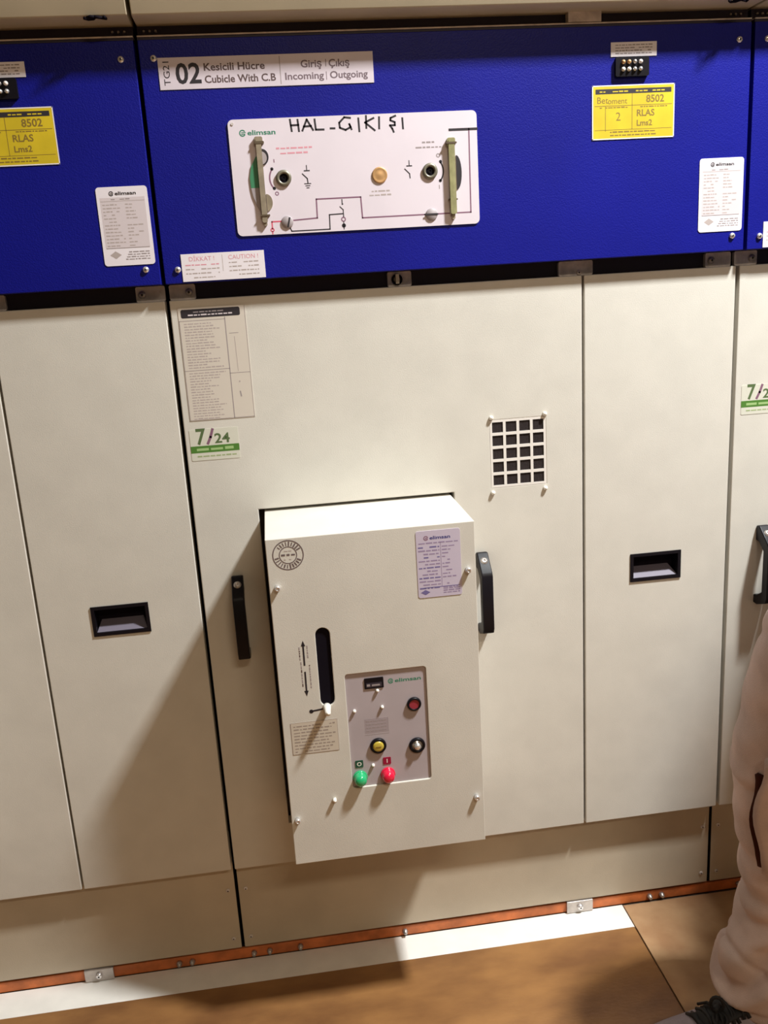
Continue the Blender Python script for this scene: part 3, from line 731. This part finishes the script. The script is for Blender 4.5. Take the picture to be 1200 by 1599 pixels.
    b = MB(); b.rrect(.2682, .3005, .6700, .6890, .001, yp - .0015, yp, 'black')
    b.box(.2712, .2975, yp - .0018, yp - .0015, .6725, .6805, 'window_grey'); b.fine(.2720, .2965, .6745, .0042, yp - .0020, 'ink_grey', 620, 1)
    b.build('counter_window', cp)
    for (x, z), face, kind in (((.3500, .6335), 'lens_darkred', 0), ((.2845, .5637), 'lens_yellow', 1), ((.3513, .5560), 'chrome', 2)):
        b = MB(); R = .0122 if kind == 0 else .0140
        b.lathe(x, z, [(R, yp), (R, yp - .003), (R * .93, yp - .0048), (R * .72, yp - .0048), (R * .70, yp - .0030)], 'black', 28)
        if kind == 0:
            b.disc(x, z, R * .73, yp - .0034, yp, face)
        elif kind == 1:
            b.lathe(x, z, [(R * .71, yp - .002), (R * .66, yp - .0052), (R * .45, yp - .0062), (0, yp - .0060)], face, 24)
            b.box(x - .0045, x + .0045, yp - .0068, yp - .0060, z - .0008, z + .0008, 'ink_brown')
        else:
            b.lathe(x, z, [(R * .71, yp - .001), (R * .64, yp - .0035), (R * .40, yp - .0030), (R * .36, yp - .0095), (R * .22, yp - .0105), (0, yp - .0105)], face, 24)
        b.build(('indicator_window', 'push_button', 'key_switch')[kind], cp)
    for x, z, m, sm, s_ in ((.2500, .5080, 'lens_green', 'tag_green', 'O'), (.2980, .5080, 'lens_red', 'tag_red', 'I')):
        b = MB(); b.lathe(x, z, [(.0118, yp), (.0118, yp - .0035), (.0108, yp - .0045), (.0104, yp - .0135), (.0092, yp - .0165), (.0062, yp - .0187), (.0030, yp - .0196), (0, yp - .0198)], m, 26)
        b.lathe(x, z, [(.0128, yp), (.0128, yp - .003), (.0118, yp - .0042), (.0110, yp - .0042)], m, 26)
        b.build('push_button', cp)
        b = MB(); b.rrect(x - .0068, x + .0068, .5265, .5395, .0012, yp - .0008, yp, sm); b.text(s_, x, .5295, .0072, yp - .0010, 'whitebolt', align='C', bold=True)
        b.build('button_tag', cp)
    for x, z in ((.2892, .6655), (.2483, .6325), (.2955, .6345), (.2735, .5280)):
        b = MB(); b.lathe(x, z, [(.0030, yp), (.0029, yp - .003), (.0018, yp - .0050), (0, yp - .0052)], 'whitebolt', 12); b.build('screw', cp)
    return t
def stadium(cx, r, z0, z1, n=10):
    pts = [(cx + r * math.cos(math.pi * i / n), z1 - r + r * math.sin(math.pi * i / n)) for i in range(n + 1)]
    pts += [(cx - r * math.cos(math.pi * i / n), z0 + r - r * math.sin(math.pi * i / n)) for i in range(n + 1)]
    return pts
M['ink_stamp'] = mat('grey_black_stamp_ink', (0.15, 0.11, 0.11), 0.6)
M['ink_lav'] = mat('violet_grey_ink', (0.30, 0.23, 0.36), 0.6)
M['ink_blue2'] = mat('slate_blue_ink', (0.16, 0.13, 0.30), 0.6)
M['ink_grey3'] = mat('pale_brown_grey_ink', (0.34, 0.28, 0.24), 0.6)
M['film'] = mat('clear_print_film', (0.60, 0.53, 0.44), 0.45)
M['print_patch'] = mat('grey_print_patch', (0.36, 0.30, 0.32), 0.5)
M['window_grey'] = mat('dark_window', (0.035, 0.03, 0.045), 0.3)
M['tag_green'] = mat('dark_green_tag', (0.01, 0.075, 0.045), 0.4)
M['tag_red'] = mat('dark_red_tag', (0.30, 0.005, 0.04), 0.4)
cb = make_breaker()
cb['label'] = 'beige box with green and red push buttons, standing out of the middle cabinet door'
c2 = copy_tree(cb); c2.location.x = 1.0
c2['label'] = 'breaker box on the rightmost cabinet, beyond the right edge of the photo'
c3 = copy_tree(cb); c3.location.x = -1.0
c3['label'] = 'breaker box on the leftmost cabinet, beyond the left edge of the photo'

# ------------------------------------------------------------------ ceiling lamps, the far one added as fill
for (x, y_, sx, sy, lb) in ((LAMP[0], LAMP[1], .24, .26, 'short white ceiling lamp close to the cabinets'), (FILL_LAMP[0], FILL_LAMP[1], 1.2, .3, 'long white ceiling lamp added far from the cabinets as fill light')):
    t = thing('ceiling_lamp', lb, 'lamp', (x, y_, RH))
    b = MB(); b.box(x - sx / 2 - .02, x + sx / 2 + .02, y_ - sy / 2 - .02, y_ + sy / 2 + .02, LAMP[2] + .004, RH, 'lamp_body'); rel(b.build('housing', bevel=.004), t)
    b = MB(); b.box(x - sx / 2, x + sx / 2, y_ - sy / 2, y_ + sy / 2, LAMP[2], LAMP[2] + .004, 'lamp_glass'); rel(b.build('diffuser'), t)

# ------------------------------------------------------------------ person at the right, at work on the next cabinet
def bake(objs, name, voxel, smooth=6, mats=None, disp=None):
    """join closed lofts into one continuous surface"""
    me = bpy.data.meshes.new(name); bm = bmesh.new()
    for mb in objs:
        tm = bpy.data.meshes.new('t'); tm.from_pydata([tuple(v) for v in mb.v], [], mb.f)
        bm2 = bmesh.new(); bm2.from_mesh(tm); bmesh.ops.recalc_face_normals(bm2, faces=bm2.faces); bm2.to_mesh(tm); bm2.free()
        bm.from_mesh(tm); bpy.data.meshes.remove(tm)
    bm.to_mesh(me); bm.free()
    o = bpy.data.objects.new(name, me); C.objects.link(o)
    r = o.modifiers.new('r', 'REMESH'); r.mode = 'VOXEL'; r.voxel_size = voxel; r.use_smooth_shade = True
    s_ = o.modifiers.new('s', 'SMOOTH'); s_.iterations = smooth; s_.factor = 0.5
    dg = bpy.context.evaluated_depsgraph_get(); dg.update()
    m2 = bpy.data.meshes.new_from_object(o.evaluated_get(dg))
    o.modifiers.clear(); o.data = m2
    m2.materials.clear()
    for m in mats: m2.materials.append(M[m])
    for p in m2.polygons: p.use_smooth = True; p.material_index = 0
    return o
def lean(o, dx, dy):      # unseen upper body, leaned over so its shadow falls by the next cabinet
    for v in o.data.vertices:
        t_ = max(0.0, min(1.0, (v.co.z - 1.0) / 0.42)); v.co.x += dx * t_; v.co.y += dy * t_
def ell(c, rx, ry, n=28, yaw_=0.0, tilt=None):
    out = []
    for i in range(n):
        a = 2 * math.pi * i / n; v = Vector((rx * math.cos(a), ry * math.sin(a), 0))
        v = Matrix.Rotation(yaw_, 3, 'Z') @ v
        if tilt: v = Euler(tilt).to_matrix() @ v
        out.append(Vector(c) + v)
    return out
person = thing('person', 'person in mauve-beige work trousers and grey shoes standing at the right edge', 'person', (1.08, -0.55, 0))

# trousers: left leg (the one in view), right leg, seat
L1 = MB(); prof = [  # z, cx, cy, rx, ry
    (.060, .950, -.325, .066, .072), (.075, .942, -.325, .096, .090), (.100, .938, -.326, .102, .094), (.140, .940, -.327, .098, .092), (.175, .944, -.328, .088, .086),
    (.205, .952, -.328, .078, .080), (.240, .958, -.329, .078, .080), (.290, .962, -.330, .083, .084), (.325, .966, -.330, .088, .088), (.345, .969, -.331, .097, .093),
    (.362, .971, -.331, .094, .090), (.400, .966, -.336, .104, .092), (.460, .960, -.342, .108, .094), (.530, .953, -.350, .110, .098), (.580, .951, -.360, .110, .100),
    (.620, .950, -.370, .109, .102), (.660, .950, -.381, .108, .104), (.700, .950, -.393, .108, .106), (.740, .951, -.407, .109, .108), (.800, .955, -.430, .112, .110), (.86, .970, -.460, .113, .112), (.93, 1.0, -.50, .105, .105)]
rg = []
for z, cx, cy, rx, ry in prof:
    ring_ = ell((cx, cy, z), rx, ry, 36)
    rg.append(ring_)
L1.loft(rg, 'trouser')
R1 = MB(); R1.loft([ell(c, rx, ry, 28) for c, rx, ry in (((1.225, -0.605, .06), .07, .08), ((1.225, -0.605, .10), .09, .10), ((1.225, -0.605, .18), .075, .085), ((1.220, -0.600, .35), .085, .09), ((1.215, -0.595, .50), .09, .095), ((1.195, -0.595, .68), .10, .105), ((1.175, -0.595, .85), .11, .115), ((1.155, -0.585, .93), .10, .105))], 'trouser')
P1 = MB(); P1.loft([ell(c, rx, ry, 28, .35) for c, rx, ry in (((1.090, -0.570, .82), .12, .09), ((1.090, -0.570, .88), .19, .125), ((1.090, -0.570, .96), .185, .125), ((1.090, -0.565, 1.05), .165, .110), ((1.090, -0.565, 1.08), .160, .105))], 'trouser')
tr = bake([L1, R1, P1], 'trousers', 0.005, 5, ['trouser'])
# cloth folds on the trousers: ridges with their own shape
def folds(p):
    x, y, z = p; d = 0.0
    d += 0.0050 * math.exp(-((z - .345 - .35 * (x - .95)) / .012) ** 2)
    d -= 0.0060 * math.exp(-((z - .318 - .45 * (x - .95)) / .012) ** 2)
    d += 0.0070 * math.exp(-((z - .165 - 1.3 * (x - .90)) / .014) ** 2)
    d -= 0.0150 * math.exp(-((z - .200 - 1.4 * (x - .90)) / .015) ** 2)
    d += 0.0080 * math.exp(-((z - .232 - 1.4 * (x - .90)) / .012) ** 2)
    d -= 0.0070 * math.exp(-((z - .262 - 1.1 * (x - .90)) / .010) ** 2)
    d -= 0.0060 * math.exp(-((z - .135 + .8 * (x - .92)) / .009) ** 2)
    d -= 0.0050 * math.exp(-((z - .110 - .3 * (x - .93)) / .010) ** 2)
    d += 0.0014 * math.sin(47 * z + 52 * x) + 0.0010 * math.sin(90 * z - 61 * x + 37 * y)
    d += 0.0030 * math.exp(-((z - .615 - .8 * (x - .95)) / .012) ** 2) - 0.0035 * math.exp(-((z - .590 - .8 * (x - .95)) / .009) ** 2)
    d -= 0.0030 * math.exp(-((z - .700 + .9 * (x - .95)) / .010) ** 2)
    return d
nrm = [v.normal.copy() for v in tr.data.vertices]
for v, n_ in zip(tr.data.vertices, nrm):
    if v.co.z > .062: v.co += n_ * folds(v.co)
rel(tr, person)
# cargo pocket standing open on the outer side of the leg
def leg_at(z):
    for a, b_ in zip(prof[:-1], prof[1:]):
        if a[0] <= z <= b_[0]:
            t_ = (z - a[0]) / (b_[0] - a[0]); return [a[i] + (b_[i] - a[i]) * t_ for i in range(5)]
def leg_pt(z, deg, out):
    _, cx, cy, rx, ry = leg_at(z); a = math.radians(deg)
    return Vector((cx + (rx + out) * math.cos(a), cy + (ry + out) * math.sin(a), z))
def patch(d0, d1, z0, z1, out, th, m, nu=14, nv=14, wob=0.0):
    b = MB(); vs = []; fs = []
    for lay in (0, 1):
        for j in range(nv + 1):
            z = z0 + (z1 - z0) * j / nv
            for i in range(nu + 1):
                dd = d0 + (d1 - d0) * i / nu + wob * math.sin(9 * j / nv) * (1 - i / nu)
                u = i / nu; o_ = out * (1 - .75 * u) - lay * th + .002 * math.sin(6.3 * j / nv + 4 * u)
                vs.append(leg_pt(z, dd, o_))
    W_ = nu + 1; N = W_ * (nv + 1)
    for j in range(nv):
        for i in range(nu):
            a = j * W_ + i; fs.append((a, a + 1, a + 1 + W_, a + W_)); fs.append((N + a, N + a + W_, N + a + 1 + W_, N + a + 1))
    for i in range(nu):
        fs.append((i, N + i, N + i + 1, i + 1)); a = nv * W_ + i; fs.append((a, a + 1, N + a + 1, N + a))
    for j in range(nv):
        a = j * W_; fs.append((a, a + W_, N + a + W_, N + a)); a += nu; fs.append((a, N + a, N + a + W_, a + W_))
    b.add(vs, fs, m, True); return b
o = patch(203, 211, .372, .560, .0095, .012, 'trouser_dark', 6, 14, 2.5).build('pocket_opening_shade'); rel(o, person)  # dark slab: brown lining with the shade inside the pocket painted in
o = patch(210, 300, .368, .600, .0180, .016, 'trouser', 16, 14, 3.0).build('cargo_pocket'); rel(o, person)

# shoes
def make_shoe(loc, ang):
    M4 = Matrix.Translation(loc) @ Matrix.Rotation(ang, 4, 'Z')
    def T(p): return M4 @ Vector(p)
    # along +x towards the toe; heel at 0
    st = [(-.005, .020, .030, .060), (.010, .033, .020, .078), (.050, .038, .016, .092), (.095, .040, .016, .092), (.130, .043, .016, .082), (.165, .047, .016, .068),
          (.200, .050, .016, .058), (.235, .048, .016, .052), (.262, .038, .017, .045), (.280, .022, .020, .036), (.286, .010, .024, .030)]
    b = MB(); rings = []
    for x, hw, zb, zt in st:
        r = []
        for i in range(20):
            a = 2 * math.pi * i / 20; c_, s_ = math.cos(a), math.sin(a)
            y = hw * math.copysign(abs(c_) ** .75, c_); zc = (zb + zt) / 2; z = zc + (zt - zb) / 2 * math.copysign(abs(s_) ** .8, s_)
            if s_ > 0: y *= (1 - .25 * s_)
            r.append(T((x, y, z)))
        rings.append(r)
    b.loft(rings, 'shoe'); up = b.build('shoe'); rel(up, person)
    md = up.modifiers.new('sub', 'SUBSURF'); md.levels = 1; md.render_levels = 1
    b = MB(); out = []
    for x, hw, zb, zt in st: out.append((x - (.004 if x < 0 else 0) + (.006 if x > .28 else 0), hw + .004))
    pts = [(x, hw) for x, hw in out] + [(x, -hw) for x, hw in reversed(out)]
    vs = [T((x, y, .0025)) for x, y in pts] + [T((x, y, .022)) for x, y in pts]; n = len(pts)
    b.add(vs, [tuple(range(n)), tuple(range(2 * n - 1, n - 1, -1))] + [(i, (i + 1) % n, n + (i + 1) % n, n + i) for i in range(n)], 'sole')
    o_ = b.build('sole', bevel=.003); o_.parent = up
    # dark tongue and lacing
    b = MB(); rings = []
    for x, z, hw in ((.085, .089, .022), (.105, .089, .026), (.130, .082, .027), (.155, .072, .026), (.178, .063, .020)):
        rings.append([T((x, hw * math.cos(a), z + .006 * math.sin(a))) for a in [2 * math.pi * i / 14 for i in range(14)]])
    b.loft(rings, 'lace')
    for k in range(5):
        x = .098 + k * .018; z = .096 - k * .0064
        b.tube([T((x, -.030, z - .012)), T((x + .004, -.014, z)), T((x + .008, .014, z)), T((x + .010, .030, z - .012))], .0032, 'lace', 8)
        b.tube([T((x, .030, z - .012)), T((x + .004, .014, z)), T((x + .008, -.014, z)), T((x + .010, -.030, z - .012))], .0032, 'lace', 8)
    # bow: two loops and two ends
    def loop(ux, uy, uz, ln, wd):
        u_ = Vector((ux, uy, uz)).normalized(); sd = u_.cross(Vector((-.5, -.9, -.9))).normalized(); base = Vector((.142, .004, .084))
        b.tube([T(base + u_ * (ln * (1 - math.cos(2 * math.pi * i / 14)) / 2) + sd * (wd * math.sin(2 * math.pi * i / 14))) for i in range(14)], .0030, 'lace', 8, True)
    loop(.15, .0, 1.0, .032, .0105); loop(.3, 1.0, .0, .034, .011)
    b.tube([T((.142, 0, .086)), T((.150, -.018, .086)), T((.16, -.03, .074))], .0026, 'lace', 8)
    b.tube([T((.142, 0, .086)), T((.152, .018, .084)), T((.168, .034, .070))], .0026, 'lace', 8)
    b.tube([T((.135, -.004, .086)), T((.142, 0, .089)), T((.149, .004, .086))], .0060, 'lace', 8)
    o_ = b.build('laces', label='black shoe laces tied in a bow'); o_.parent = up
    return up
make_shoe((0.962, -0.346, 0.0), math.radians(184))
make_shoe((1.230, -0.665, 0.0), math.radians(80))

# shirt: torso and sleeves
T1 = MB(); T1.loft([ell(c, rx, ry, 28, .35) for c, rx, ry in (((1.070, -0.575, .98), .175, .120), ((1.070, -0.575, 1.10), .165, .115), ((1.075, -0.570, 1.25), .185, .120), ((1.080, -0.570, 1.38), .200, .120), ((1.080, -0.575, 1.44), .170, .095), ((1.080, -0.570, 1.48), .075, .070), ((1.080, -0.565, 1.505), .060, .060))], 'shirt')
def limb(pts, rads, m, n=16):
    b = MB(); b.tube(pts, rads, m, n); return b
shL, elL, wrL = (0.910, -0.630, 1.405), (0.965, -0.615, 1.12), (1.105, -0.460, 1.02)
shR, elR, wrR = (1.250, -0.510, 1.405), (1.325, -0.555, 1.12), (1.245, -0.400, 1.05)
sl = [limb([shL, ((shL[0] + elL[0]) / 2 - .01, -.625, 1.27), elL, ((elL[0] + wrL[0]) / 2, -.540, 1.07), wrL], [.060, .055, .048, .043, .036], 'shirt'),
      limb([shR, (1.295, -0.535, 1.27), elR, (1.290, -0.480, 1.085), wrR], [.060, .055, .048, .043, .036], 'shirt')]
sh = bake([T1] + sl, 'shirt', 0.010, 4, ['shirt'])
lean(sh, .30, .09); rel(sh, person)
# body: head, neck, hands, ankles, one continuous mesh
def head():
    b = MB(); r = []
    for z, rx, ry, dy in ((1.565, .030, .040, .030), (1.580, .048, .062, .022), (1.605, .062, .080, .010), (1.640, .070, .092, .002), (1.680, .074, .097, -.002), (1.715, .075, .096, -.006), (1.750, .066, .084, -.008), (1.775, .045, .058, -.008), (1.785, .020, .028, -.008)):
        r.append(ell((1.055, -.535 + dy, z), rx, ry, 24))
    b.loft(r, 'skin'); return b
parts_ = [head(), limb([(1.070, -0.570, 1.44), (1.055, -0.545, 1.52), (1.055, -0.540, 1.60)], [.062, .055, .056], 'skin')]
parts_.append(limb([(1.055, -0.455, 1.690), (1.055, -0.428, 1.660), (1.055, -0.440, 1.650)], [.009, .014, .012], 'skin', 10))
parts_.append(limb([(1.030, -0.450, 1.622), (1.055, -0.438, 1.622), (1.080, -0.450, 1.622)], [.007, .009, .007], 'skin', 8))
for s_ in (-1, 1): parts_.append(limb([(1.055 + s_ * .072, -.545, 1.640), (1.055 + s_ * .084, -.552, 1.665), (1.055 + s_ * .080, -.555, 1.690)], [.008, .012, .009], 'skin', 8))
def hand(w_, d, side, up_):
    d = Vector(d).normalized(); side = Vector(side).normalized(); up_ = Vector(up_).normalized(); w_ = Vector(w_); out = []
    out.append(limb([w_ - d * .05, w_, w_ + d * .03], [.030, .026, .028], 'skin', 12))
    for k in (-1.5, -.5, .5, 1.5): out.append(limb([w_ + side * k * .008, w_ + d * .045 + side * k * .016, w_ + d * .085 + side * k * .019], [.015, .015, .012], 'skin', 10))
    for k, l in ((-1.5, .062), (-.5, .076), (.5, .080), (1.5, .070)):
        p = w_ + d * .085 + side * k * .020
        out.append(limb([p, p + d * l * .45 - up_ * .006, p + d * l * .75 - up_ * .020, p + d * l * .92 - up_ * .034], [.0095, .0090, .0082, .0070], 'skin', 10))
    p = w_ + d * .025 + side * .026
    out.append(limb([p, p + side * .026 + d * .022 - up_ * .008, p + side * .034 + d * .050 - up_ * .018], [.013, .011, .0085], 'skin', 10))
    return out
parts_ += hand((1.110, -0.445, 1.015), (.35, .9, -.1), (.9, -.35, 0), (0, 0, 1))
parts_ += hand((1.230, -0.385, 1.050), (-.1, .99, -.1), (-1, -.1, 0), (0, 0, 1)) if False else hand((1.230, -0.405, 1.050), (-.4, .5, .7), (-.8, -.6, 0), (0, .6, -.6))
bo = bake(parts_, 'body', 0.0045, 2, ['skin']); lean(bo, .30, .09); rel(bo, person)
b = MB(); b.loft([ell(c, rx, ry, 24) for c, rx, ry in (((1.055, -0.560, 1.650), .070, .078), ((1.055, -0.560, 1.690), .082, .092), ((1.055, -0.553, 1.730), .083, .100), ((1.055, -0.550, 1.770), .068, .084), ((1.055, -0.548, 1.800), .030, .040))], 'hair')
hr = b.build('hair'); lean(hr, .30, .09); rel(hr, person)
for nm, ax, ay in (('sock', .940, -.327), ('sock', 1.228, -.620)):
    o = limb([(ax, ay, .06), (ax + .003, ay, .12), (ax + .008, ay, .16)], [.040, .040, .044], 'trouser_dark'); o = o.build(nm); rel(o, person)
